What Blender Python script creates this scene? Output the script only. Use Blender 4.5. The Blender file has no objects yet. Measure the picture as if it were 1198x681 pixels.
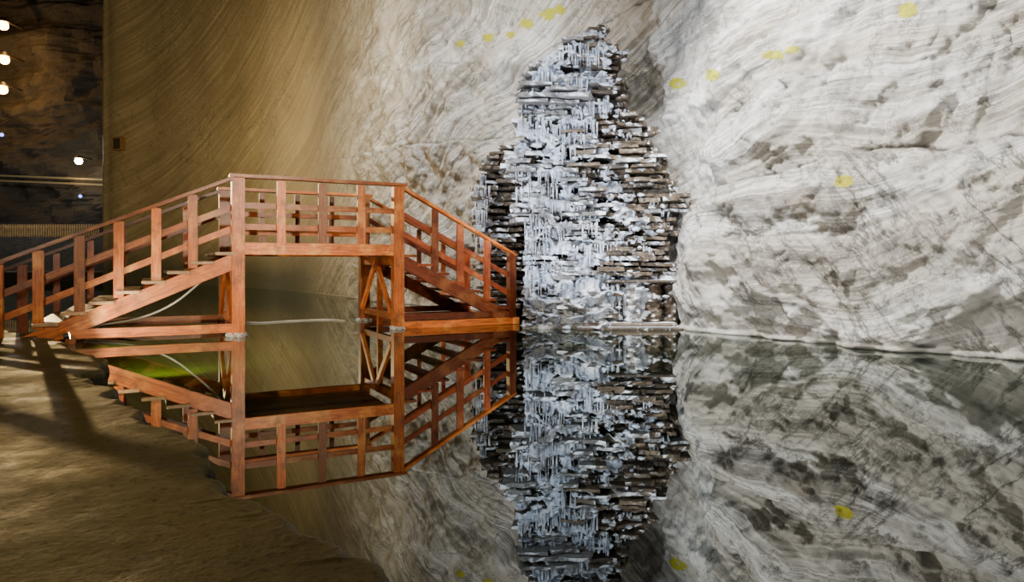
import bpy, bmesh, math, random, bisect
from mathutils import Vector, Matrix, noise
random.seed(7)
R=random.random
def U(a,b): return a+(b-a)*R()
H=1.065; F=800.0; HZ=310.0
C=bpy.context.scene.collection
def link(o): C.objects.link(o); return o
def P(px,py,Y): return Vector(((px-599)*Y/F, Y, H+(HZ-py)*Y/F))
def sstep(a,b,x):
    t=max(0,min(1,(x-a)/(b-a))); return t*t*(3-2*t)
def interp(tab,x):
    if x<=tab[0][0]: return tab[0][1]
    for (a,b),(c,d) in zip(tab,tab[1:]):
        if x<=c: return b+(d-b)*(x-a)/(c-a)
    return tab[-1][1]
def facet(q,s,seed=0.0):
    q=q*s+Vector((seed,seed*.7,0))
    ds,ps=noise.voronoi(q)
    best=9
    for p in ps[:4]:
        c=noise.cell_vector(p*7.31+Vector((3,1,8)))
        c=Vector((c.x*2-1,c.y*2-1,c.z))
        h=c.z*.5+(q-p).dot(Vector((c.x,c.y,0)))*.75+(q-p).length*.9
        if h<best: best=h
    return best

# ------------------------------------------------------------ node helper
class NT:
    def __init__(s,name):
        s.m=bpy.data.materials.new(name); s.m.use_nodes=True; s.t=s.m.node_tree; s.t.nodes.clear()
        s.out=s.t.nodes.new('ShaderNodeOutputMaterial')
    def n(s,ty,ins=None,**kw):
        nd=s.t.nodes.new(ty)
        for k,v in kw.items(): setattr(nd,k,v)
        for k,v in (ins or {}).items():
            if isinstance(v,bpy.types.NodeSocket): s.t.links.new(v,nd.inputs[k])
            else: nd.inputs[k].default_value=v
        return nd
    def math(s,op,a,b=0.0,clamp=False):
        nd=s.n('ShaderNodeMath',{0:a,1:b},operation=op); nd.use_clamp=clamp; return nd.outputs[0]
    def attr(s,name): return s.n('ShaderNodeAttribute',attribute_name=name).outputs['Fac']
    def obj(s): return s.n('ShaderNodeTexCoord').outputs['Object']
    def map(s,v,scale=(1,1,1),rot=(0,0,0)): return s.n('ShaderNodeMapping',{'Vector':v,'Scale':scale,'Rotation':rot}).outputs[0]
    def noise(s,v,sc,det=4,rough=.55,dist=0.0): return s.n('ShaderNodeTexNoise',{'Vector':v,'Scale':sc,'Detail':det,'Roughness':rough,'Distortion':dist}).outputs['Fac']
    def ramp(s,f,stops):
        nd=s.n('ShaderNodeValToRGB',{'Fac':f}); cr=nd.color_ramp
        while len(cr.elements)<len(stops): cr.elements.new(.5)
        for e,(p,c) in zip(cr.elements,stops):
            e.position=p; e.color=(c,c,c,1) if isinstance(c,(int,float)) else (*c,1)
        return nd.outputs[0]
    def mix(s,f,a,b,mode='MIX'):
        nd=s.t.nodes.new('ShaderNodeMix'); nd.data_type='RGBA'; nd.blend_type=mode
        for i,v in ((0,f),(6,a),(7,b)):
            if isinstance(v,bpy.types.NodeSocket): s.t.links.new(v,nd.inputs[i])
            else:
                if i and len(v)==3: v=(*v,1)
                nd.inputs[i].default_value=v
        return nd.outputs[2]
    def bump(s,h,st=.5,d=.02): return s.n('ShaderNodeBump',{'Height':h,'Strength':st,'Distance':d}).outputs[0]
    def pbr(s,col,rough=.7,nrm=None,**k):
        ins={'Base Color':col if not isinstance(col,tuple) else (*col,1),'Roughness':rough}
        if nrm: ins['Normal']=nrm
        ins.update(k)
        b=s.n('ShaderNodeBsdfPrincipled',ins); s.t.links.new(b.outputs[0],s.out.inputs[0]); return s.m

# ------------------------------------------------------------ materials
def wood_mat(name,dark,light,worn):
    t=NT(name); o=t.obj(); rnd=t.n('ShaderNodeObjectInfo').outputs['Random']
    off=t.n('ShaderNodeVectorMath',{0:o,1:t.n('ShaderNodeCombineXYZ',{0:t.math('MULTIPLY',rnd,37.0),1:t.math('MULTIPLY',rnd,11.0)}).outputs[0]},operation='ADD').outputs[0]
    g=t.noise(t.map(off,(1.5,22,22)),2.0,6,.6,.4)
    bl=t.noise(off,2.2,5,.65)
    c=t.ramp(g,[(.3,dark),(.7,light)])
    c=t.mix(t.ramp(bl,[(.52,0.0),(.68,.65)]),c,worn)
    c=t.mix(t.ramp(t.noise(off,3.1,4,.6),[(.53,0.0),(.68,.7)]),c,tuple(x*.5 for x in dark))
    v=t.math('ADD',t.math('MULTIPLY',rnd,1.05),.45)
    c=t.mix(1.0,c,t.n('ShaderNodeCombineColor',{0:v,1:v,2:v}).outputs[0],'MULTIPLY')
    return t.pbr(c,.36,t.bump(g,.4,.004))
M_wood=wood_mat('stained_wood',(.24,.048,.009),(.74,.195,.026),(.90,.42,.11))
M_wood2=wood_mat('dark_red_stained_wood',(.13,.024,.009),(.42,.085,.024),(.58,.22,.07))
M_pale=wood_mat('weathered_step_wood',(.22,.12,.06),(.48,.29,.15),(.6,.42,.26))
M_deck=wood_mat('dark_deck_wood',(.16,.085,.04),(.38,.22,.11),(.45,.28,.15))
M_fence=wood_mat('fence_wood',(.10,.07,.035),(.22,.15,.07),(.25,.18,.09))

def wall_mat():
    t=NT('striped_rock_salt'); su=t.attr('su'); z=t.attr('zz'); band=t.attr('band'); flat=t.attr('flat'); crev_shade=t.attr('crev_shade'); moss=t.attr('moss'); low=t.attr('low')
    v=t.n('ShaderNodeCombineXYZ',{0:su,1:z}).outputs[0]
    o=t.obj()
    n1=t.noise(v,.8,5,.55); n2=t.noise(v,6,5,.6)
    b=t.math('ADD',band,t.math('MULTIPLY',n1,.24)); b=t.math('ADD',b,t.math('MULTIPLY',n2,.022))
    bx=t.n('ShaderNodeCombineXYZ',{0:b,1:t.math('MULTIPLY',su,.03)}).outputs[0]
    broad=t.noise(bx,1.6,3,.5); mid=t.noise(bx,7.5,5,.68); fine=t.noise(bx,28.0,3,.6)
    pres=t.ramp(t.noise(v,.7,6,.68),[(.38,.12),(.58,1.0)])
    pale=t.mix(t.ramp(t.noise(v,1.2,9,.78),[(.38,0.0),(.62,1.0)]),(.94,.925,.895),(.64,.605,.54))
    pale=t.mix(t.ramp(broad,[(.44,0.0),(.60,.7)]),pale,(.53,.47,.375))
    col=t.mix(t.math('MULTIPLY',t.ramp(mid,[(.48,0.0),(.56,.82)]),pres),pale,(.18,.165,.145))
    col=t.mix(t.math('MULTIPLY',t.ramp(fine,[(.48,0.0),(.56,.6)]),pres),col,(.22,.20,.175))
    col=t.mix(t.ramp(t.noise(v,.7,8,.74,.2),[(.56,0.0),(.74,.6)]),col,(.46,.34,.19))
    col=t.mix(t.ramp(t.noise(v,4.0,9,.82,.0),[(.585,0.0),(.66,.6)]),col,(.20,.17,.135))
    vn=t.noise(t.n('ShaderNodeCombineXYZ',{0:t.math('ADD',t.math('MULTIPLY',su,1.5),t.math('MULTIPLY',z,1.1)),1:t.math('MULTIPLY',z,.6)}).outputs[0],1.1,7,.66,.1)
    ve=t.ramp(t.math('ABSOLUTE',t.math('SUBTRACT',vn,.5)),[(.0,1.0),(.035,0.0)])
    vm=t.ramp(t.noise(v,.8,3),[(.38,0.0),(.55,1.0)])
    col=t.mix(t.math('MULTIPLY',t.math('MULTIPLY',ve,vm),t.math('MULTIPLY',low,.85),True),col,(.05,.047,.043))
    cr=t.ramp(t.math('ABSOLUTE',t.math('SUBTRACT',t.noise(v,.6,8,.70,.1),.5)),[(0,1.0),(.010,0.0)])
    col=t.mix(t.math('MULTIPLY',cr,.7),col,(.10,.085,.07))
    col=t.mix(t.ramp(crev_shade,[(.38,0.0),(1.0,.94)]),col,(.065,.05,.035))  # occlusion-style shade painted into the wall colour in creases and recesses
    fb=t.math('MULTIPLY',t.math('ADD',band,t.math('MULTIPLY',n1,.03)),4.5)
    fn=t.noise(t.n('ShaderNodeCombineXYZ',{0:fb,1:t.math('MULTIPLY',su,.10)}).outputs[0],1.0,10,.76)
    fc=t.ramp(fn,[(.34,(.15,.128,.085)),(.5,(.24,.21,.148)),(.66,(.35,.318,.24))])
    fc=t.mix(t.ramp(t.noise(v,.16,8,.7,.2),[(.40,0.0),(.68,.65)]),fc,(.15,.12,.07))
    fc=t.mix(t.ramp(t.noise(v,1.5,9,.8,.0),[(.56,0.0),(.70,.35)]),fc,(.41,.38,.30))
    fcr=t.ramp(t.math('ABSOLUTE',t.math('SUBTRACT',t.noise(v,.12,6,.6,.1),.5)),[(0,1.0),(.0016,0.0)])
    fc=t.mix(t.math('MULTIPLY',fcr,.6),fc,(.08,.065,.04))
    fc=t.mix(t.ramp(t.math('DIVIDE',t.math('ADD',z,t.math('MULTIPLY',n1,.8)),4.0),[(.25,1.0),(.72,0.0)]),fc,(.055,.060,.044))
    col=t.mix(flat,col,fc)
    col=t.mix(t.math('MULTIPLY',t.ramp(z,[(.05,.5),(.07,0.0)]),t.math('SUBTRACT',1.0,flat)),col,(.55,.53,.45))
    col=t.mix(t.ramp(z,[(0.008,.8),(.02,.0)]),col,(.07,.07,.055))
    col=t.mix(t.ramp(moss,[(.26,0.0),(.42,.95)]),col,(.50,.47,.008))
    h=t.math('ADD',t.noise(o,8.0,10,.80),t.math('MULTIPLY',mid,-.15))
    return t.pbr(col,.55,t.bump(h,1.0,.07))
M_wall=wall_mat()

def back_mat():
    t=NT('dark_layered_gallery_rock'); o=t.obj()
    n=t.noise(t.map(o,(.8,.8,1.0)),.7,10,.82,.2); m=t.noise(o,.35,9,.85)
    c=t.ramp(n,[(.33,(.042,.043,.042)),(.55,(.072,.071,.068)),(.75,(.12,.115,.10))])
    c=t.mix(t.ramp(m,[(.42,0.0),(.60,.75)]),c,(.045,.045,.046))
    return t.pbr(c,.85,t.bump(t.math('ADD',n,m),1.0,.7))
M_back=back_mat()
def shore_mat():
    t=NT('rough_stained_concrete'); o=t.obj()
    n=t.noise(o,.9,8,.7); n2=t.noise(o,12,6,.7); n3=t.noise(o,30,3,.6)
    c=t.ramp(n,[(.3,(.058,.050,.020)),(.5,(.115,.095,.034)),(.70,(.19,.15,.054))])
    c=t.mix(t.ramp(n2,[(.5,0.0),(.75,.5)]),c,(.24,.19,.08))
    c=t.mix(t.ramp(n3,[(.56,0.0),(.68,.7)]),c,(.022,.019,.011))
    zz=t.n('ShaderNodeSeparateXYZ',{0:o}).outputs[2]
    c=t.mix(t.ramp(zz,[(.05,.9),(.108,0.0)]),c,(.014,.013,.008))
    h=t.math('ADD',t.math('MULTIPLY',n,.5),t.math('ADD',t.math('MULTIPLY',n2,.5),t.math('MULTIPLY',n3,.2)))
    return t.pbr(c,t.ramp(n,[(.4,.5),(.6,.8)]),t.bump(h,.8,.02),**{'Specular IOR Level':.3})
M_shore=shore_mat()
def water_mat():
    t=NT('still_brine'); o=t.obj()
    f=t.n('ShaderNodeFresnel',{'IOR':1.64}).outputs[0]
    patch=t.n('ShaderNodeVectorMath',{0:o,1:(-3.7,7.5,0)},operation='DISTANCE').outputs['Value']
    pm=t.ramp(t.math('DIVIDE',patch,3.2),[(0.1,1.0),(1.0,0.0)])
    pm=t.math('MULTIPLY',pm,t.ramp(t.noise(o,1.3,4),[(.3,.5),(.6,1.0)]))
    c=t.mix(pm,(.005,.007,.004),(.055,.115,.010))
    nb=t.bump(t.noise(o,2.2,2),.05,.003)
    d=t.n('ShaderNodeBsdfDiffuse',{'Color':c}).outputs[0]
    g=t.n('ShaderNodeBsdfGlossy',{'Color':(.88,.92,.90,1),'Roughness':.007,'Normal':nb}).outputs[0]
    m=t.n('ShaderNodeMixShader',{0:f,1:d,2:g}); t.t.links.new(m.outputs[0],t.out.inputs[0]); return t.m
M_water=water_mat()
def salt_mat(name,a,b,amt):
    t=NT(name); o=t.obj(); rnd=t.n('ShaderNodeObjectInfo').outputs['Random']
    off=t.n('ShaderNodeVectorMath',{0:o,1:t.n('ShaderNodeCombineXYZ',{0:t.math('MULTIPLY',rnd,37.0),1:t.math('MULTIPLY',rnd,11.0)}).outputs[0]},operation='ADD').outputs[0]
    nz=t.n('ShaderNodeSeparateXYZ',{0:t.n('ShaderNodeNewGeometry').outputs['Normal']}).outputs[2]
    n=t.noise(off,4,6,.7)
    c=t.ramp(t.noise(t.map(off,(2,9,14)),3,5,.7),[(.3,a),(.7,b)])
    v=t.math('ADD',t.math('MULTIPLY',rnd,1.1),.4)
    c=t.mix(1.0,c,t.n('ShaderNodeCombineColor',{0:v,1:v,2:v}).outputs[0],'MULTIPLY')
    m=t.math('ADD',t.math('MULTIPLY',nz,.22),n)
    m=t.ramp(m,[(.60-amt,0.0),(.68-amt,1.0)])
    c=t.mix(m,c,(.72,.76,.82))
    return t.pbr(c,.5,t.bump(t.noise(o,25,5,.7),.6,.02))
M_plank=salt_mat('salt_dusted_plank',(.03,.02,.012),(.17,.12,.075),.02)
M_plank2=salt_mat('salt_crusted_plank',(.09,.078,.072),(.30,.285,.27),.11)
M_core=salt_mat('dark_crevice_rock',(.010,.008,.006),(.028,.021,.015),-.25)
def ice_mat():
    t=NT('white_salt_crust'); o=t.obj(); n=t.noise(o,3.0,7,.74)
    c=t.ramp(n,[(.38,(.22,.24,.29)),(.49,(.52,.57,.66)),(.62,(.91,.94,.99))])
    d=t.ramp(t.noise(o,1.7,6,.7),[(.51,0.0),(.61,.75)]); c=t.mix(d,c,(.17,.145,.12))
    return t.pbr(c,.35,t.bump(t.noise(o,30,4,.7),.6,.014))
M_ice=ice_mat()
def plain(name,c,r=.5,e=None,es=0,metal=0.0):
    t=NT(name); n=t.noise(t.obj(),12,4)
    col=t.mix(t.math('MULTIPLY',n,.35),c,tuple(x*.5 for x in c))
    k={'Metallic':metal}
    if e: k['Emission Color']=(*e,1); k['Emission Strength']=es
    return t.pbr(col,r,None,**k)
M_hose=plain('white_rubber',(.95,.95,.93),.4)
M_metal=plain('painted_steel',(.06,.055,.05),.5,metal=.6)
M_rust=plain('rusty_sheet_steel',(.22,.13,.06),.7,metal=.3)
M_bulbw=plain('warm_bulb',(1,.7,.3),.3,(1,.45,.09),45)
M_bulbh=plain('bright_bulb',(1,.9,.7),.3,(1,.70,.33),80)
M_bulbb=plain('blue_bulb',(.5,.6,1),.3,(.12,.2,1),6)
M_pipe=plain('ochre_pipe',(.22,.18,.10),.5)

def mesh_obj(name,verts,faces,mat,smooth=False):
    me=bpy.data.meshes.new(name); me.from_pydata([tuple(v) for v in verts],[],faces); me.update()
    if smooth:
        me.polygons.foreach_set('use_smooth',[True]*len(me.polygons))
    me.materials.append(mat); return link(bpy.data.objects.new(name,me))
def tag(o,label=None,cat=None,kind=None,group=None):
    if label: o['label']=label
    if cat: o['category']=cat
    if kind: o['kind']=kind
    if group: o['group']=group
def empty(name,loc):
    e=bpy.data.objects.new(name,None); e.location=loc; e.empty_display_size=.2; return link(e)

# ------------------------------------------------------------ salt wall
ctrl=[(-22,62),(-23.4,50),(-24.2,41.5),(-23.6,40.2),(-20,38.8),(-14.5,34.5),(-9.5,28.5),(-6,23.2),(-3,18.6),(-.9,16.2),(1.2,14.7),(2.55,13.2),(3.3,11.5),(4.15,9.9),(5.1,8.75),(6.1,7.9),(7.6,6.6),(9.2,4.6),(10.4,1.5)]
def catmull(pts,n):
    out=[]
    for i in range(len(pts)-1):
        p0=Vector(pts[max(i-1,0)]);p1=Vector(pts[i]);p2=Vector(pts[i+1]);p3=Vector(pts[min(i+2,len(pts)-1)])
        for k in range(n):
            t=k/n
            out.append(.5*((2*p1)+(p2-p0)*t+(2*p0-5*p1+4*p2-p3)*t*t+(3*p1-p0-3*p2+p3)*t**3))
    out.append(Vector(pts[-1])); return out
curve=catmull(ctrl,60)
cum=[0]
for a,b in zip(curve,curve[1:]): cum.append(cum[-1]+(b-a).length)
def at(u):
    i=max(1,min(len(cum)-1,bisect.bisect_left(cum,u))); f=(u-cum[i-1])/(cum[i]-cum[i-1])
    p=curve[i-1].lerp(curve[i],f); d=(curve[i]-curve[i-1]).normalized(); return p,d
cols=[];u=0
while u<cum[-1]:
    p,d=at(u); cols.append(u); u+=max(.020,min(.25,p.length*.0024))
zs=[-.5,-.25,-.1];z=-.03
while z<30:
    zs.append(z); z+=.02 if z<.2 else (.026 if z<5.0 else .026+ (z-5.0)*.03)
u0=min(range(len(curve)),key=lambda i:abs(curve[i].x+0.0)+ (0 if curve[i].y<20 else 99)); u0=cum[u0]
NC=len(cols); NZ=len(zs)
verts=[];A={k:[] for k in('su','zz','band','flat','crev_shade','moss','low')}
moss_pts=[(985,212,12,6),(832,88,10,6),(792,98,10,6),(641,17,9,7),(1062,12,13,9),(655,12,6,5),(905,64,13,5),(925,58,9,4),(572,44,7,4),(596,40,6,4),(616,28,7,5),(540,52,6,4)]
g=0
for ci,u in enumerate(cols):
    p,d=at(u); px=599+800*p.x/p.y if p.y>3 else 1400
    if p.y>41: px=100
    nrm=Vector((-d.y,d.x)); 
    if nrm.dot(-p)<0: nrm=-nrm
    rel=u-u0
    ang=interp([(-40,20),(-14,22),(-6,36),(1,34),(4,20),(7,12),(12,0)],rel)
    g+=math.tan(math.radians(ang))*((u-cols[ci-1]) if ci else 0)
    flat=1-sstep(370,450,px); flatc=1-sstep(340,490,px)
    rough=1-flat
    behind=sstep(590,640,px)*(1-sstep(780,860,px))
    for z in zs:
        q=Vector((u*1.0,z,3.1))
        nb=noise.noise(q*.33)
        ztil=z+.10*noise.noise(Vector((u*.45,2.2,z*.2)))+.08*noise.noise(Vector((u*2,5.2,z)))+.05*noise.noise(Vector((u*6,5.2,z)))+.02*noise.noise(Vector((u*15,5.2,z)))
        L1=interp([(-6,2.2),(2.5,1.92),(5,2.15),(8,2.6)],rel); L2=interp([(-14,4.9),(-1,4.0),(2.6,3.65),(4.5,4.0),(8,4.8)],rel); L3=interp([(-6,6.6),(0,5.75),(8,6.9)],rel)
        e=.03
        d_=0
        right=sstep(1.5,3.2,rel)
        k1=1-sstep(L1-.06,L1+e,ztil)
        d_+=right*k1*(.22+.34*math.sin(max(0,min(1,z/L1))*math.pi*.92))
        t2=max(0,min(1,(ztil-L1)/(L2-L1)))
        k2=sstep(L1-.02,L1+.05,ztil)*(1-sstep(L2-.04,L2+e,ztil))
        d_+=k2*(.03+.34*sstep(.3,1,t2))
        t3=max(0,min(1,(ztil-L2)/(L3-L2))); k3=sstep(L2-.02,L2+.05,ztil)*(1-sstep(L3-.04,L3+e,ztil))
        d_+=k3*(.06-.04*sstep(0,.6,t3)+.16*sstep(.7,1,t3))
        for k_,L in enumerate((L1,L2,L3)):
            brk=.5+.5*sstep(-.15,.25,noise.noise(Vector((u*.8,k_*7.,3))))
            d_-=(.10,.08,.06)[k_]*brk*math.exp(-((ztil-L)/.04)**2)*(right if L is L1 else 1)
        d_+=(1-sstep(.045,.06,z+.012*noise.noise(Vector((u*3,0,0)))))*(.10+.10*noise.noise(Vector((u*1.3,4,0))))*sstep(2.6,3.4,rel)
        crev_shade_v=0;lowm=(1-sstep(L1-.2,L1+.1,z))*right
        if rough>0 and z<14:
            r1=noise.fractal(q*1.3,.75,2.1,6)
            w1=Vector((.5*noise.noise(q*.5),.5*noise.noise(q*.5+Vector((9,9,9))),0))
            bl=abs(noise.noise((Vector((u*.75-z*.5,z*.7+u*.25,2))+w1)*.8))
            bl2=abs(noise.noise(Vector((u*1.9-z*1.4,z*1.6+u*.5,7))+w1*2))
            fa=facet(Vector((u*.8+z*.35,z,0)),.95,1.3); fb=facet(Vector((u-z*.2,z*1.2,0)),2.4,4.1)
            fine=noise.fractal(q*6,.65,2.1,4)
            m=.26*nb+.11*r1+.34*(bl-.2)+.16*(bl2-.2)+.18*(fa-.55)+.10*(fb-.55)+.024*fine
            m+=lowm*.18*(.6-abs(noise.noise(Vector((u*1.7+z*.9,z*.6,31)))))
            crev_shade_v=.42*math.exp(-(bl/.025)**2)*(noise.noise(q*1.7)>.05)+.24*math.exp(-(bl2/.05)**2)*sstep(-.1,.2,noise.noise(q*1.1+Vector((5,5,5))))
            crev_shade_v=max(0,min(1,crev_shade_v+.16-.28*r1))
            m*=1-.5*behind
        else: m=0; fine=noise.fractal(q*2,.7,2.1,2)
        dd=(d_*(1-.7*behind)+m-.15*behind)*rough+flat*(.10*nb+.006*fine)
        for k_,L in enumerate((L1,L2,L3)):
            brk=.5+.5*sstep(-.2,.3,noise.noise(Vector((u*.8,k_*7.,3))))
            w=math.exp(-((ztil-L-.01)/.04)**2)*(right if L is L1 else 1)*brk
            crev_shade_v=min(1,crev_shade_v+(.85,.8,.7)[k_]*w*(.2+.8*sstep(385,470,px)))  # seam lines get the same painted crevice shade
        v=p+nrm*dd
        verts.append((v.x,v.y,z))
        A['su'].append(u);A['zz'].append(z);A['flat'].append(flatc);A['crev_shade'].append(crev_shade_v*(1-flatc*.6));A['low'].append(lowm)
        A['band'].append(z-g+.60*noise.noise(q*.42+Vector((9,1,2)))*(.15+.85*rough)+.09*noise.noise(q*1.1)*rough+.25*fb_*rough if False else z-g+.60*noise.noise(q*.42+Vector((9,1,2)))*(.15+.85*rough)+.09*noise.noise(q*1.1)*rough)
        qy=p+nrm*dd; pxx=599+800*qy.x/qy.y if qy.y>3 else 1400
        py=HZ-(z-H)*F/qy.y if qy.y>3 else 0
        mo=0
        if rough>.3:
            for a,b,sx,sy in moss_pts:
                if abs(pxx-a)<30 and abs(py-b)<30: mo=max(mo,math.exp(-((pxx-a)/sx)**2-((py-b)/sy)**2)*(1+.9*fine))
        A['moss'].append(max(0,min(1,mo)))
faces=[(i*NZ+j,(i+1)*NZ+j,(i+1)*NZ+j+1,i*NZ+j+1) for i in range(NC-1) for j in range(NZ-1)]
print('wall verts',len(verts))
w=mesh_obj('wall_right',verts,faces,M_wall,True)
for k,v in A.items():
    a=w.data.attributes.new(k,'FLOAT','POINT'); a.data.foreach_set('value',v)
tag(w,'towering pale striped rock salt wall rising from the lake','wall','structure')

vs=[];fs=[]
nx,nz=120,150
for i in range(nx):
    for j in range(nz):
        x=-75+i*.5; z=-1+j*.21
        stp=math.floor(z/2.3); fr=z/2.3-stp
        y=61+.35*stp*.6+.5*sstep(.86,1,fr)*.4+1.3*noise.fractal(Vector((x*.25,z*.35,1)),.9,2,5)-(.12 if fr<.12 else 0)
        vs.append((x,y,z))
fs=[(i*nz+j,(i+1)*nz+j,(i+1)*nz+j+1,i*nz+j+1) for i in range(nx-1) for j in range(nz-1)]
o=mesh_obj('wall_back',vs,fs,M_back); tag(o,'dark layered rock wall of the far mine gallery','wall','structure')
vs=[(-75,-8,30),(14,-8,30),(14,66,30),(-75,66,30)]
o=mesh_obj('ceiling',vs,[(3,2,1,0)],M_back); tag(o,'dark rock ceiling high above the lake','ceiling','structure')
def boxmesh(name,x0,x1,y0,y1,z0,z1,mat,bev=0):
    bm=bmesh.new(); bmesh.ops.create_cube(bm,size=1)
    for v in bm.verts:
        v.co=Vector(((v.co.x+.5)*(x1-x0)+x0,(v.co.y+.5)*(y1-y0)+y0,(v.co.z+.5)*(z1-z0)+z0))
    if bev: bmesh.ops.bevel(bm,geom=bm.edges[:],offset=bev,segments=2,affect='EDGES')
    me=bpy.data.meshes.new(name); bm.to_mesh(me); bm.free(); me.materials.append(mat)
    return link(bpy.data.objects.new(name,me))
o=boxmesh('trim_1',-75,-22.5,54,64,-1,3.3,M_back,.1); tag(o,'raised rock terrace in the far gallery','terrace','structure')
o=boxmesh('trim_2',-75,-24.5,44,54,-1,.6,M_back,.1); tag(o,'low rock bank along the far end of the lake','bank','structure')

# ------------------------------------------------------------ water (outline follows the salt wall)
wc=[c for c in curve if c.y<53][::-1]
ring=[(-70,-5,0),(9.5,-5,0)]+[(c.x+.35,c.y+.35,0) for c in wc[::6]]+[(-24.6,53.9,0),(-70,53.9,0)]
o=mesh_obj('lake_water',ring,[tuple(range(len(ring)))],M_water)
tag(o,'still dark mirror-like brine lake between the salt walls','lake')

# ------------------------------------------------------------ shore
ZS=.12
edge=[(-14,12.5),(-9,10.9),(-7.2,9.75),(-6.1,8.9),(-5.5,8.3),(-4.7,7.4),(-3.98,6.6),(-3.72,6.1),(-3.6,5.75),(-3.1,5.25),(-2.65,4.72),(-2.25,4.25),(-1.93,3.88),(-1.62,3.5),(-1.42,3.2),(-1.25,2.92),(-1.01,2.7),(-.73,2.44),(-.53,2.26),(-.42,2.04),(-.1,1.4),(.3,.4),(.6,-1),(.9,-5)]
ec=catmull(edge,22)
vs=[];K=60;fs=[]
for i,p in enumerate(ec):
    d=(ec[min(i+1,len(ec)-1)]-ec[max(i-1,0)]).normalized(); nn=Vector((-d.y,d.x))
    if nn.x+nn.y<0: nn=-nn
    jag=.08*noise.fractal(Vector((p.x*3,p.y*3,0)),.7,2,5)+.08*noise.noise(Vector((p.x*1.3,p.y*1.3,4)))
    pe=p+nn*jag
    tgt=Vector((-16,p.y*.9-3))
    prof=[(.06,-.4),(.03,-.05),(.015,.04),(.0,ZS-.015),(-.02,ZS+.008)]
    for a,b in prof:
        vs.append((pe.x+nn.x*a+.02*noise.noise(Vector((pe.x*9,pe.y*9,b*30))),pe.y+nn.y*a,b))
    for k in range(1,K):
        f=(k/(K-1))**2.2; q=(pe-nn*.04).lerp(tgt,f)
        lip=.012*math.exp(-((q-pe).length/.12)**2)
        vs.append((q.x,q.y,ZS+lip+.004*noise.fractal(Vector((q.x*2,q.y*2,0)),.8,2,5)+.003*noise.noise(Vector((q.x*.7,q.y*.7,3)))))
S=5+K-1
fs=[(i*S+j,i*S+j+1,(i+1)*S+j+1,(i+1)*S+j) for i in range(len(ec)-1) for j in range(S-1)]
o=mesh_obj('floor',vs,fs,M_shore,True); tag(o,'rough olive-brown concrete shore with a crumbling edge at the water','shore','structure')
def rock(name,loc,sz,mat,seed,parent=None):
    bm=bmesh.new(); bmesh.ops.create_icosphere(bm,subdivisions=4,radius=1)
    for v in bm.verts:
        n=v.co.normalized(); r=1+.35*noise.fractal(n*1.6+Vector((seed,0,0)),.8,2,4)
        k=max(abs(n.x),abs(n.y),abs(n.z)); r*= .75/k*.5+.5
        v.co=Vector((n.x*r*sz[0],n.y*r*sz[1],n.z*r*sz[2]))
    me=bpy.data.meshes.new(name); bm.to_mesh(me); bm.free(); me.materials.append(mat)
    o=link(bpy.data.objects.new(name,me)); o.location=loc
    if parent: o.parent=parent
    return o

# ------------------------------------------------------------ beams
def beam_mesh(name,L,w,h,bev=.008):
    bm=bmesh.new(); bmesh.ops.create_cube(bm,size=1)
    for v in bm.verts: v.co=Vector((v.co.x*L,v.co.y*w,v.co.z*h))
    es=[e for e in bm.edges if abs((e.verts[0].co-e.verts[1].co).x)>L*.5]
    bmesh.ops.subdivide_edges(bm,edges=es,cuts=max(1,int(L/.3)))
    ph=R()*50
    for v in bm.verts:
        v.co.y+=.006*noise.noise(Vector((v.co.x*1.5+ph,0,0))); v.co.z+=.005*noise.noise(Vector((v.co.x*1.5+ph,9,0)))
    sharp=[e for e in bm.edges if e.calc_face_angle(0)>.8]
    bmesh.ops.bevel(bm,geom=sharp,offset=bev,segments=2,affect='EDGES')
    me=bpy.data.meshes.new(name); bm.to_mesh(me); bm.free(); return me
def beam(name,p0,p1,w,h,mat,parent,up=Vector((0,0,1)),side=None):
    p0=Vector(p0);p1=Vector(p1); d=p1-p0; L=d.length; x=d.normalized()
    y=(side if side is not None else up.cross(x)).normalized(); y=(y-x*y.dot(x)).normalized(); zz=x.cross(y)
    me=beam_mesh(name,L,w,h); me.materials.append(mat)
    o=link(bpy.data.objects.new(name,me))
    M=Matrix((x,y,zz)).transposed().to_4x4(); c=(p0+p1)/2
    if parent: c=c-parent.location; o.parent=parent
    M.translation=c; o.matrix_basis=M; return o

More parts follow.
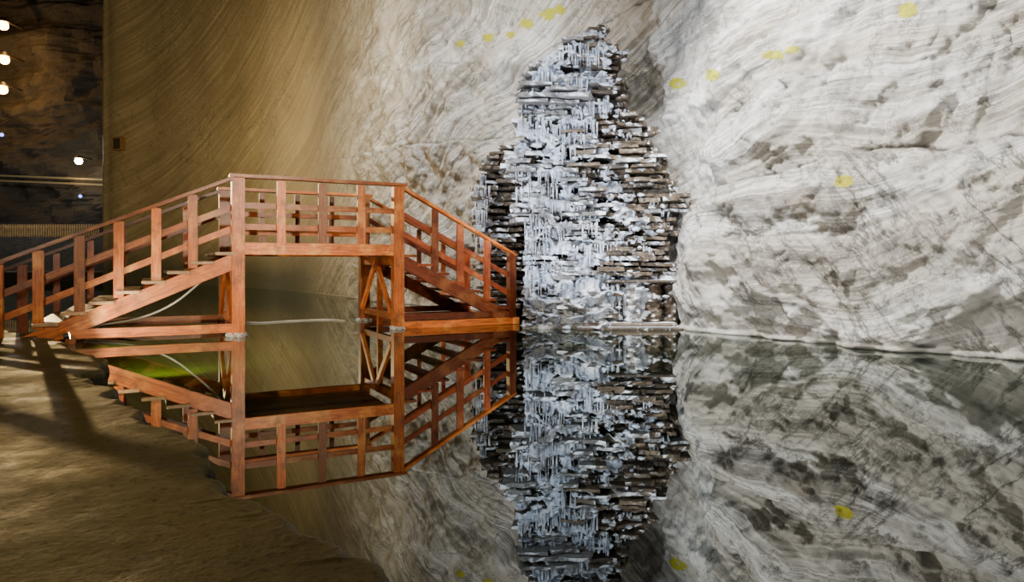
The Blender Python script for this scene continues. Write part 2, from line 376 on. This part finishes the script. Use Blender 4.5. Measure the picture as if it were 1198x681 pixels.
O=Vector((-4.09,10.2,0)); es=Vector((.883,.47,0)).normalized(); ew=Vector((-es.y,es.x,0)); Lb=2.48; W=2.0
def B(s,w_,z): return O+es*s+ew*w_+Vector((0,0,z))
br=empty('footbridge',O.copy()); tag(br,'red-stained wooden arched footbridge with railed stepped ramps over the lake','bridge')
slL,slR=.445,.515
def ztop(s): 
    return 2.38+slL*s if s<0 else (2.38 if s<=Lb else 2.38-slR*(s-Lb))
sL,sR=-2.9,Lb+2.14
def zdk(s): return 1.34+ (slL-.01)*s if s<0 else (1.34 if s<=Lb else 1.34-slR*(s-Lb))
for wi,w0 in enumerate((0,W)):
    sg=-1 if wi==0 else 1
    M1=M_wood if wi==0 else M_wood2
    for s in (0,Lb): beam('post',B(s,w0,-.5),B(s,w0,2.36),.18,.18,M_wood,br,side=ew)
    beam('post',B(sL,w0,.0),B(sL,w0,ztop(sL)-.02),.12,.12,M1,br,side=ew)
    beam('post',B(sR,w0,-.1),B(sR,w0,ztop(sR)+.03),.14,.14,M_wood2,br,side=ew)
    for s in (-.61,-1.08,-1.54,-2.0,-2.46,.62,1.24,1.86,Lb+.65,Lb+1.12,Lb+1.64):
        zt=ztop(s)-.03; zb=zdk(s)-.06 if not(0<s<Lb) else zdk(s)-.0
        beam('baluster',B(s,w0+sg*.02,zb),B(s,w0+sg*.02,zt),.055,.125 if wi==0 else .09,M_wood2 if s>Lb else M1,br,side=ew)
    beam('handrail',B(-.12,w0,2.395),B(Lb+.14,w0,2.395),.17,.05,M_wood,br,side=ew)
    beam('handrail',B(-.06,w0,2.36),B(sL-.25,w0,ztop(sL-.25)),.15,.05,M1,br,side=ew)
    beam('handrail',B(Lb+.06,w0,2.36),B(sR+.08,w0,ztop(sR+.08)),.15,.05,M_wood,br,side=ew)
    for dz in (.42,.74):
        q=w0-sg*.045
        beam('mid_rail',B(.06,q,2.38-dz),B(Lb-.06,q,2.38-dz),.03,.09,M_wood,br,side=ew)
        if wi==1 and dz>.5: continue
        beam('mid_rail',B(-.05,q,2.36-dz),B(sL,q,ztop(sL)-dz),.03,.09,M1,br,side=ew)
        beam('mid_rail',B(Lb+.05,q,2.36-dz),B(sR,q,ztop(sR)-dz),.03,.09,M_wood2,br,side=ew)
    beam('deck_beam',B(-.05,w0+sg*.03,1.31),B(Lb+.05,w0+sg*.03,1.31),.08,.18,M_wood,br,side=ew)
    beam('stringer',B(.02,w0,1.15),B(-2.62,w0,1.15-2.62*.435),.08,.22,M_wood,br,side=ew)
    beam('stringer',B(Lb-.02,w0,1.17),B(Lb+2.22,w0,1.17-2.22*slR+.0),.08,.22,M_wood2,br,side=ew)
    beam('ground_beam',B(-2.15,w0+sg*.02,.13),B(.05,w0+sg*.02,.13),.10,.13,M_wood,br,side=ew)
    beam('ground_beam',B(Lb,w0,.19),B(Lb+1.75,w0,.19),.10,.11,M_wood2,br,side=ew)
    beam('ground_beam',B(Lb-.04,w0,.06),B(Lb+2.26,w0,.06),.14,.12,M_wood,br,side=ew)
for s in (0,Lb):
    beam('cross_beam',B(s,-.05,.2),B(s,W+.05,.2),.08,.11,M_wood,br)
    beam('cross_beam',B(s,-.05,1.14),B(s,W+.05,1.14),.08,.14,M_wood,br)
    beam('brace',B(s-.07,.1,.25),B(s-.07,W*.5,1.12),.06,.11,M_wood,br)
    beam('brace',B(s-.07,W-.1,.25),B(s-.07,W*.5,1.12),.06,.11,M_wood,br)
    beam('leg',B(s,W*.5,-.4),B(s,W*.5,1.1),.09,.09,M_wood,br,side=ew)
for s in (-2.1,Lb+2.2): beam('cross_beam',B(s,-.1,.06),B(s,W+.1,.06),.12,.12,M_wood,br)
for i in range(8):
    s=-.17-i*.315; beam('step',B(s,-.09,zdk(s)-.035),B(s,W+.09,zdk(s)-.035),.30,.045,M_pale,br)
for i in range(7):
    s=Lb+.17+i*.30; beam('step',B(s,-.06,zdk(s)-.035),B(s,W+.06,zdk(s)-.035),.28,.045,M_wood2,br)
for i in range(8):
    w_=.06+(W-.12)*(i+.5)/8; beam('deck_board',B(.05,w_,1.34),B(Lb-.05,w_,1.34),(W-.12)/8-.004,.045,M_deck,br,side=ew)
for k,(s,w_) in enumerate(((0,0),(Lb,0),(0,W),(Lb,W))):
    o=rock('salt_crust',B(s,w_,.0)-br.location,(.15,.15,.07),M_ice,k*3.3,br)

# ------------------------------------------------------------ hoses
def hose(name,pts,r,label):
    c=[]
    P3=[Vector(p) for p in pts]
    for i in range(len(P3)-1):
        p0=P3[max(i-1,0)];p1=P3[i];p2=P3[i+1];p3=P3[min(i+2,len(P3)-1)]
        for k in range(12):
            t=k/12; c.append(.5*((2*p1)+(p2-p0)*t+(2*p0-5*p1+4*p2-p3)*t*t+(3*p1-p0-3*p2+p3)*t**3))
    c.append(P3[-1]); vs=[];sg=10
    for i,p in enumerate(c):
        d=(c[min(i+1,len(c)-1)]-c[max(i-1,0)]).normalized(); a=d.cross(Vector((0,0,1))).normalized(); b=a.cross(d)
        for k in range(sg):
            t=k*2*math.pi/sg; vs.append(p+a*r*math.cos(t)+b*r*math.sin(t))
    fs=[(i*sg+k,i*sg+(k+1)%sg,(i+1)*sg+(k+1)%sg,(i+1)*sg+k) for i in range(len(c)-1) for k in range(sg)]
    o=mesh_obj(name,vs,fs,M_hose,True); tag(o,label,'hose'); return o
hose('hose',[(-7.0,10.0,.14),(-6.74,10.4,.10),(-6.0,10.8,.20),(-5.45,10.9,.42),(-5.0,11.0,.8),(-4.70,11.03,1.1)],.017,'thin white hose sagging from under the bridge to the shore')
hose('hose',[(-4.9,12.6,.012),(-4.55,12.5,.012),(-4.17,12.9,.012),(-3.6,13.2,.012),(-3.15,12.9,.012)],.013,'thin white hose floating on the water beneath the bridge')
fl=empty('floodlight',(-5.62,8.62,.12)); tag(fl,'small low floodlight lying at the shore edge beside the bridge ramp','lamp')
def cyl(name,parent,loc,r1,r2,d,mat,rot=(0,0,0),seg=24):
    bm=bmesh.new(); bmesh.ops.create_cone(bm,cap_ends=True,segments=seg,radius1=r1,radius2=r2,depth=d)
    es_=[e for e in bm.edges if len(e.link_faces)==2 and e.calc_face_angle(0)>.8]
    bmesh.ops.bevel(bm,geom=es_,offset=min(r1,d)*.08+.0005,segments=2,affect='EDGES')
    me=bpy.data.meshes.new(name); bm.to_mesh(me); bm.free(); me.materials.append(mat)
    o=link(bpy.data.objects.new(name,me)); o.parent=parent; o.location=loc; o.rotation_euler=rot; return o
cyl('lamp_housing',fl,(0,0,.045),.03,.045,.06,M_metal,(0,math.radians(80),math.radians(40)))
cyl('lamp_glass',fl,(.026,.022,.05),.040,.040,.008,M_bulbh,(0,math.radians(80),math.radians(40)))

# ------------------------------------------------------------ salt cascade
cas=empty('salt_cascade',(1.4,11.9,0)); tag(cas,'tall cascade of stacked planks crusted with white salt, against the wall','salt formation')
outl=[(16,702,712),(26,694,722),(38,672,732),(56,650,740),(64,640,744),(80,628,742),(100,616,750),(110,612,744),(130,607,758),(150,604,770),(185,600,780),(205,600,780),(222,603,790),(232,606,812),(246,610,808),(252,612,796),(285,615,800),(300,614,799),(330,613,804),(350,612,801),(400,611,800)]
lt=[(a,b) for a,b,c in outl]; rt=[(a,c) for a,b,c in outl]
def Yf(z): return 11.5+.16*max(z,0)
def pyz(z): return HZ-(z-H)*F/Yf(z)
def ice_bound(py): return interp([(20,700),(60,690),(110,700),(150,674),(200,668),(250,706),(300,706),(400,712)],py)+22*noise.noise(Vector((py*.035,3.3,0)))+12*noise.noise(Vector((py*.13,1.3,0)))
def plank_data(c,L,t,dep,yaw,tilt):
    vs=[];n=6
    cy,sy=math.cos(yaw),math.sin(yaw); sk=U(-.06,.06)
    for i in range(n):
        fx=(i/(n-1)-.5)*L
        for a,b in ((-.5,-.5),(.5,-.5),(.5,.5),(-.5,.5)):
            x=fx+U(-.015,.015)+a*sk; y=a*dep+U(-.025,.025); z=b*t*U(.7,1.2)+fx*tilt
            vs.append((c[0]+x*cy-y*sy,c[1]+x*sy+y*cy,c[2]+z))
    fs=[(0,1,2,3),(4*n-1,4*n-2,4*n-3,4*n-4)]
    for i in range(n-1):
        a=4*i
        for k in range(4):
            k2=(k+1)%4; fs.append((a+k,a+4+k,a+4+k2,a+k2))
    return vs,fs
planks=[]
z=.14
while z<5.62:
    py=pyz(z); Y=Yf(z); sc=Y/F
    jl=.16*noise.cell(Vector((z*2.3,0,0)))-.06+U(-.04,.05); jr=.18*noise.cell(Vector((z*2.7,5,0)))-.11+U(-.05,.05)
    if z<1.6: jl=max(jl,.0)
    xl=interp(lt,py); xr=interp(rt,py)
    x=(xl-599)*sc+jl+.03; X1=(xr-599)*sc+jr
    while x<X1-.06:
        L=U(.16,.60)
        L=min(L,X1-x+U(-.04,.03)); 
        if L<.07: break
        pxm=599+(x+L/2)/sc
        opening=z<.74 and pxm>712
        right_=pxm>ice_bound(py)
        yj=U(-.19,.19)+.44*noise.noise(Vector((x*1.5,z*1.6,0)))+(.7 if opening else 0)+(0 if right_ else .02)
        if R()<.90: planks.append((x+L/2,Y+.2+yj,z+U(-.014,.014),L*U(.94,1.02),U(.045,.08),U(.35,.5),U(-.25,.16),U(-.05,.05),right_))
        x+=L*U(.93,1.03)
    z+=U(.072,.10)
YL=14.4
lob=[(170,585,600),(185,566,628),(215,556,632),(250,552,634),(285,558,634),(400,560,634)]
def lobx(z,k): return (interp([(a,(b,c)[k]) for a,b,c in lob],HZ-(z-H)*F/YL)-599)*YL/F
z=.2
while HZ-(z-H)*F/YL>172:
    x=lobx(z,0)+U(-.06,.08); X1=lobx(z,1)
    while x<X1-.1:
        L=U(.2,.5); planks.append((x+L/2,YL+.2+U(-.15,.15),z,L,U(.05,.08),.45,U(-.3,.3),U(-.05,.05),True)); x+=L*.95
    z+=U(.10,.15)
print('planks',len(planks))
planks.sort(key=lambda p:-(p[3]*(2 if p[8] and p[1]<13.5 else 1)))
rv=[];rf=[]
cl=cas.location
for i,(x,y,z,L,t,dep,yaw,tilt,right_) in enumerate(planks):
    if i<100:
        vs,fs=plank_data((0,0,0),L,t,dep,yaw,tilt)
        o=mesh_obj('plank',vs,fs,M_plank if right_ and R()<.75 else M_plank2); o.parent=cas; o.location=Vector((x,y,z))-cl
    else:
        vs,fs=plank_data((x-cl.x,y-cl.y,z),L,t,dep,yaw,tilt); b0=len(rv); rv+=vs; rf+=[tuple(q+b0 for q in f) for f in fs]
o=mesh_obj('plank_stack',rv,rf,M_plank2); o.parent=cas; o['kind']='stuff'
o.data.materials.append(M_plank)
for p in o.data.polygons:
    c=p.center; pyy=pyz(c.z); pxx=599+(c.x+cl.x)*F/Yf(c.z)
    if pxx>ice_bound(pyy) or c.y+cl.y>13.7: p.material_index=1
def core(name,outf,Yfun,z0,z1,back,mat):
    vs=[];rings=60;seg=26
    for i in range(rings):
        z=z0+(z1-z0)*i/(rings-1); xl,xr=outf(z); Y=Yfun(z)
        for k in range(seg):
            if k<seg-6:
                f=k/(seg-7); x=xl+(xr-xl)*f; y=Y+.10*noise.fractal(Vector((x*3,z*4,3)),.8,2,3)+ .25*(2*f-1)**2
            else:
                f=(k-(seg-6)+.5)/6; x=xr+(xl-xr)*f; y=back
            vs.append((x-cl.x,y-cl.y,z))
    fs=[(i*seg+k,i*seg+(k+1)%seg,(i+1)*seg+(k+1)%seg,(i+1)*seg+k) for i in range(rings-1) for k in range(seg)]
    fs.append(tuple(range((rings-1)*seg,rings*seg)))
    o=mesh_obj(name,vs,fs,mat); o.parent=cas; return o
def of(z):
    py=pyz(z); sc=Yf(z)/F; a=(interp(lt,py)-599)*sc+.16; b=(interp(rt,py)-599)*sc-.20
    if b<a+.1: m=(a+b)/2; a=m-.05; b=m+.05
    return a,b
core('rock_core',of,lambda z:Yf(z)+.46+(.4 if z<.7 else 0),-.4,5.4,14.3,M_core)
core('rock_core',lambda z:(lobx(z,0)+.12,.8),lambda z:YL+.30,-.4,3.4,16.0,M_core)
def crust(xa_f,xb_f,Yfun,z0,z1,seed,thr):
    nxx,nzz=170,int((z1-z0)/.012)
    vs=[];keep=[]
    for j in range(nzz):
        z=z0+(z1-z0)*j/(nzz-1); xa=xa_f(z)+.08*noise.noise(Vector((z*4.5,seed,0)))+.04*noise.noise(Vector((z*14,seed,0))); xb=xb_f(z)
        for i in range(nxx):
            x=xa+(xb-xa)*i/(nxx-1); f=i/(nxx-1)
            ph=z/.36+1.2*noise.noise(Vector((x*1.7,z*.8,seed)))+.3*noise.noise(Vector((x*6,z,seed)))
            fr=ph-math.floor(ph)
            sh=.34*(fr**1.3)*(1-sstep(.84,1.0,fr)) 
            fl_=abs(noise.noise(Vector((x*11,z*1.2,seed+3))))*.12+abs(noise.noise(Vector((x*24,z*2.2,seed+3))))*.05
            lump=.06*noise.fractal(Vector((x*6,z*7,seed)),.7,2,5)+.22*noise.noise(Vector((x*1.8,z*1.1,seed+9)))
            bub=.05*(1-min(1,noise.voronoi(Vector((x*7,z*9,seed)))[0][0]*1.6))
            y=Yfun(z)+.06-sh+fl_-lump-bub+.25*(sstep(.86,1,f)*.8+(1-sstep(0,.08,f))*.5)
            vs.append((x-cl.x,y-cl.y,z+.01*noise.noise(Vector((x*20,z*20,1)))))
            keep.append(noise.fractal(Vector((x*2.4,z*4.0,seed+20)),.7,2,6)-.50*sstep(.60,1,f)-.20*(1-sstep(0,.12,f))+.10*math.exp(-((f-.4)/.3)**2)+.34*(1-sstep(.5,1.4,z))+(-.20 if fr<.25 else 0.0)>thr)
    fs=[]
    for j in range(nzz-1):
        for i in range(nxx-1):
            a=j*nxx+i
            if keep[a]: fs.append((a,a+1,a+nxx+1,a+nxx))
    o=mesh_obj('salt_crust',vs,fs,M_ice,True); o.parent=cas; o['kind']='stuff'; o['label']='white fluted salt crust'
crust(lambda z:(interp(lt,pyz(z))-599)*Yf(z)/F,lambda z:(min(interp(rt,pyz(z))-10,ice_bound(pyz(z))+60)-599)*Yf(z)/F,Yf,.02,5.3,2.0,-.10)
crust(lambda z:lobx(z,0),lambda z:lobx(z,1)-.25,lambda z:YL+.05,1.0,3.3,12.0,.28)
iv=[];jf=[]
def icicle(x,y,z,r,l,seg=6):
    b=len(iv); dx=U(-.05,.05)*l
    prof=[(0,.8),(.1,1.0),(.4,.7),(.75,.35),(1,.05)]
    for f,rr in prof:
        for k in range(seg):
            a=k*2*math.pi/seg+f
            iv.append((x-cl.x+dx*f+r*rr*math.cos(a),y-cl.y+r*rr*math.sin(a),z-l*f))
    for i in range(len(prof)-1):
        for k in range(seg): jf.append((b+i*seg+k,b+i*seg+(k+1)%seg,b+(i+1)*seg+(k+1)%seg,b+(i+1)*seg+k))
    jf.append(tuple(b+k for k in range(seg))[::-1])
def fringe(xa,xb,z,y,dens,rl=(.08,.3)):
    m=int((xb-xa)*dens); ph=R()*9
    for _ in range(m):
        x=U(xa,xb); zz=z+.10*noise.noise(Vector((x*2,ph,0)))+U(-.02,.02)
        icicle(x,y+U(-.04,.05)+.1*noise.noise(Vector((x*2.5,ph,5))),zz,U(.009,.022),U(*rl))
z=.5
while z<5.1:
    py=pyz(z); xl=interp(lt,py); xr=min(interp(rt,py),ice_bound(py)+14); sc=Yf(z)/F
    a=(xl-599)*sc; b=(xr-599)*sc; x=a
    while x<b:
        L=U(.15,.5)
        if R()<.48: fringe(x,min(x+L,b),z+U(-.1,.1),Yf(z)-U(.06,.2),34,(.08,.38))
        x+=L
    z+=U(.24,.38)
for _ in range(22):
    z=U(.9,4.3); py=pyz(z); sc=Yf(z)/F; px=U(ice_bound(py),interp(rt,py)-26); fringe((px-599)*sc,(px-599)*sc+U(.08,.2),z,Yf(z)+.02,35,(.04,.14))
for z in (1.6,1.9,2.2,2.45,2.7,2.95):
    xa=lobx(z,0); fringe(xa,xa+U(.15,.4),z,YL-.1,40,(.15,.40))
o=mesh_obj('icicles',iv,jf,M_ice,True); o.parent=cas; o['kind']='stuff'; o['label']='white and bluish salt icicles'
lv=[];lf=[]
bm0=bmesh.new(); bmesh.ops.create_icosphere(bm0,subdivisions=2,radius=1); bv=[v.co.copy() for v in bm0.verts]; bf=[tuple(v.index for v in f.verts) for f in bm0.faces]; bm0.free()
for _ in range(380):
    z=U(.02,5.0); py=pyz(z); xl=interp(lt,py); xr=min(interp(rt,py)-8,ice_bound(py)+60); sc=Yf(z)/F; px=U(xl,xr)
    if R()<.4: z=U(.02,1.0); sc=Yf(z)/F; px=U(613,718)
    x=(px-599)*sc; y=Yf(z)+U(-.18,.0); r=U(.02,.05); b=len(lv); sd=R()*50
    for v in bv:
        k=r*(1+.9*noise.noise(v*1.9+Vector((sd,0,0)))); lv.append((x-cl.x+v.x*k*1.4,y-cl.y+v.y*k,z+v.z*k*.7))
    lf+=[tuple(q+b for q in f) for f in bf]
o=mesh_obj('salt_lump',lv,lf,M_ice,True); o.parent=cas; o['kind']='stuff'
def part_slab(x0,x1,y0,y1,z0,z1,mat,name):
    o=beam_mesh(name,x1-x0,y1-y0,z1-z0,.015); o.materials.append(mat); q=link(bpy.data.objects.new(name,o)); q.parent=cas; q.location=Vector(((x0+x1)/2,(y0+y1)/2,(z0+z1)/2))-cl; return q
part_slab(1.08,2.82,11.25,12.3,-.15,.04,M_plank,'base_slab')
part_slab(1.2,2.75,11.35,12.3,.045,.10,M_plank,'base_slab')
part_slab(1.55,2.88,11.4,12.2,.76,.81,M_plank,'shelf')
part_slab(.18,1.2,11.4,12.2,-.2,.08,M_plank2,'base_slab')
def pillar(x,y,z0,z1,r,mat):
    vs=[];rg=34;sg=20
    for i in range(rg):
        z=z0+(z1-z0)*i/(rg-1)
        for k in range(sg):
            a=k*2*math.pi/sg; rr=r*(1+.5*noise.fractal(Vector((math.cos(a)*1.6+x,math.sin(a)*1.6,z*11)),.8,2,3))
            vs.append((x+rr*math.cos(a)-cl.x,y+rr*math.sin(a)-cl.y,z))
    fs=[(i*sg+k,i*sg+(k+1)%sg,(i+1)*sg+(k+1)%sg,(i+1)*sg+k) for i in range(rg-1) for k in range(sg)]
    o=mesh_obj('pillar',vs,fs,mat,True); o.parent=cas
pillar(2.04,11.6,.05,.78,.14,M_plank2); pillar(2.40,11.68,.05,.78,.16,M_plank); pillar(2.72,11.7,.05,.78,.11,M_plank); pillar(1.66,11.8,.05,.78,.12,M_plank2)

# ------------------------------------------------------------ far things
def point(name,loc,energy,color,rad=.1):
    l=bpy.data.lights.new(name,'POINT'); l.energy=energy; l.color=color; l.shadow_soft_size=rad
    o=link(bpy.data.objects.new(name,l)); o.location=loc; return o
def lamp(loc,bulb,label,group=None,s=1.0,glow=0,col=(1,.5,.15)):
    e=empty('wall_mounted_lamp',loc); tag(e,label,'lamp',group=group)
    cyl('bracket',e,(0,.55*s,.18*s),.05*s,.05*s,1.1*s,M_metal,(math.radians(90),0,0))
    cyl('lamp_shade',e,(0,0,.16*s),.22*s,.10*s,.16*s,M_metal)
    bm=bmesh.new(); bmesh.ops.create_uvsphere(bm,u_segments=16,v_segments=10,radius=.19*s); me=bpy.data.meshes.new('bulb'); bm.to_mesh(me); bm.free(); me.materials.append(bulb)
    o=link(bpy.data.objects.new('bulb',me)); o.parent=e; o.location=(0,0,-.06*s)
    if glow: point('bulb_light',Vector(loc)+Vector((0,.35,-.5*s)),glow,col,.05)
for px,py in ((4,28),(5,68),(3,103)):
    lamp(P(px,py,59.0),M_bulbw,'amber gallery lamp bracketed on the dark rock wall','amber gallery lamps',2.1,380,(1,.50,.14))
lamp(P(92,187,59.0),M_bulbh,'bright warm white lamp bracketed on the dark rock wall',None,1.6,300,(1,.68,.34))
lamp(P(94,229,59.4),M_bulbb,'dim blue lamp bracketed on the dark rock wall','blue gallery lamps',.7)
lamp(P(2,157,59.4),M_bulbb,'dim blue lamp bracketed on the dark rock wall','blue gallery lamps',.8)
for k,(ya,yb) in enumerate(((205,211),(211,217))):
    a=P(-10,ya,59.6); b=P(135,yb,59.6)
    o=beam('pipe',a,b,.16,.16,M_pipe,None); tag(o,'long ochre pipe running along the far gallery wall','pipe',group='gallery pipes')
fe=empty('fence',(-36,54.6,3.3)); tag(fe,'brownish wooden picket fence on the far terrace','fence')
x=-46.0
vs=[];fs=[]
while x<-33.0:
    b=len(vs)
    for (dx,dy,dz) in ((0,0,0),(.12,0,0),(.12,.04,0),(0,.04,0),(0,0,.95),(.12,0,.95),(.12,.04,.95),(0,.04,.95),(.06,.02,1.05)):
        vs.append((x+dx+36,dy,dz))
    fs+=[tuple(b+i for i in f) for f in ((0,3,2,1),(0,1,5,4),(1,2,6,5),(2,3,7,6),(3,0,4,7),(4,5,8),(5,6,8),(6,7,8),(7,4,8))]
    x+=.19
o=mesh_obj('pickets',vs,fs,M_fence); o.parent=fe; o['kind']='stuff'
for zz in (.25,.8): beam('rail',Vector((-46,54.66,3.3+zz)),Vector((-33,54.66,3.3+zz)),.05,.12,M_fence,fe)
def wallpt(px_,py_):
    best=min((u for u in cols if at(u)[0].y<41),key=lambda u:abs((599+800*at(u)[0].x/max(at(u)[0].y,3))-px_))
    p,d=at(best); nrm=Vector((-d.y,d.x)); nrm=nrm if nrm.dot(-p)>0 else -nrm
    return p,d,nrm,H+(HZ-py_)*p.y/F
p,d,nrm,zc=wallpt(141,169)
jb=empty('junction_box',(p.x+nrm.x*.12,p.y+nrm.y*.12,zc)); tag(jb,'small square rusty steel box mounted on the sawn salt wall','electrical box'); jb.rotation_euler=(0,0,math.atan2(d.y,d.x))
def local_box(name,parent,c,sz,mat,bev=.015):
    bm=bmesh.new(); bmesh.ops.create_cube(bm,size=1)
    for v in bm.verts: v.co=Vector((v.co.x*sz[0],v.co.y*sz[1],v.co.z*sz[2]))
    bmesh.ops.bevel(bm,geom=bm.edges[:],offset=bev,segments=2,affect='EDGES')
    me=bpy.data.meshes.new(name); bm.to_mesh(me); bm.free(); me.materials.append(mat); o=link(bpy.data.objects.new(name,me)); o.parent=parent; o.location=c; return o
local_box('box_body',jb,(0,0,0),(.6,.3,.66),M_metal)
for x_ in (-.3,.3): local_box('frame_side',jb,(x_,0,0),(.07,.4,.74),M_rust)
for z_ in (-.34,.34): local_box('frame_side',jb,(0,0,z_),(.66,.4,.07),M_rust)

# ------------------------------------------------------------ lights
def spot(name,loc,target,energy,color,size=60,rad=.1,blend=.6):
    l=bpy.data.lights.new(name,'SPOT'); l.energy=energy; l.color=color; l.spot_size=math.radians(size); l.spot_blend=blend; l.shadow_soft_size=rad
    o=link(bpy.data.objects.new(name,l)); o.location=loc; o.rotation_euler=(Vector(target)-Vector(loc)).to_track_quat('-Z','Y').to_euler(); return o
spot('spot_light',(.6,7.8,6.9),(4.8,9.0,2.0),6600,(1,.985,.96),95,.12,.7)
spot('spot_light',(1.0,3.5,3.2),(4.8,9.5,1.6),1700,(1,.96,.89),75,.2,.8)
spot('spot_light',(-1.6,8.0,.7),(1.2,11.9,3.0),2200,(.76,.86,1),62,.05,.7)
spot('spot_light',(-.6,8.0,7.5),(1.1,12,2.6),1900,(.86,.92,1),50,.05,.7)
spot('spot_light',(2.5,1.0,3.5),(-2.6,11,1.6),2900,(1,.88,.66),34,.12,.7)  # unseen fill light added to brighten the bridge
spot('spot_light',(-4.6,4.0,2.2),(-5.2,10,1.2),340,(1,.84,.6),50,.08,.7)
spot('spot_light',(-3.5,6.0,.35),(-3.0,11,1.0),420,(1,.76,.44),95,.05,.7)  # unseen light without a fixture, added low at the shore for the bridge
spot('spot_light',(-5.57,8.68,.20),(-3.2,11,1.0),110,(1,.85,.60),120,.03,.7)
spot('spot_light',(-3.0,10.0,9.0),(-1.2,16.6,4.2),4600,(1,.97,.91),85,.10,1)
spot('spot_light',(3.2,8.5,8.5),(2.6,13.0,4.5),900,(1,.97,.92),70,.3,1)
spot('spot_light',(-7,12,6),(-5.5,23,7),4300,(1,.88,.64),75,.3,1)
point('gallery_lamp',(-15.0,20.9,3.9),3600,(1,.68,.28),.06)
spot('spot_light',(-12,16,2.5),(-14,35,10),12000,(1,.72,.30),78,.3,1)
spot('spot_light',(-4.0,-2.0,5.0),(-3.2,4.5,0),420,(1,.80,.40),85,.3,1)  # unseen overhead fill added to lift the shore
point('gallery_lamp',(-37,50,9),2200,(1,.92,.80),.4)
wd=bpy.data.worlds.new('World'); bpy.context.scene.world=wd; wd.use_nodes=True
wd.node_tree.nodes['Background'].inputs[0].default_value=(1,.90,.74,1); wd.node_tree.nodes['Background'].inputs[1].default_value=.06
# ------------------------------------------------------------ camera
cam=bpy.data.cameras.new('camera'); cam.sensor_width=36; cam.lens=F/1198*36
cam.shift_y=(HZ-340.5)/1198; cam.clip_end=300; cam.clip_start=.05
co=link(bpy.data.objects.new('camera',cam)); co.location=(0,0,H); co.rotation_euler=(math.radians(90),0,0)
bpy.context.scene.camera=co
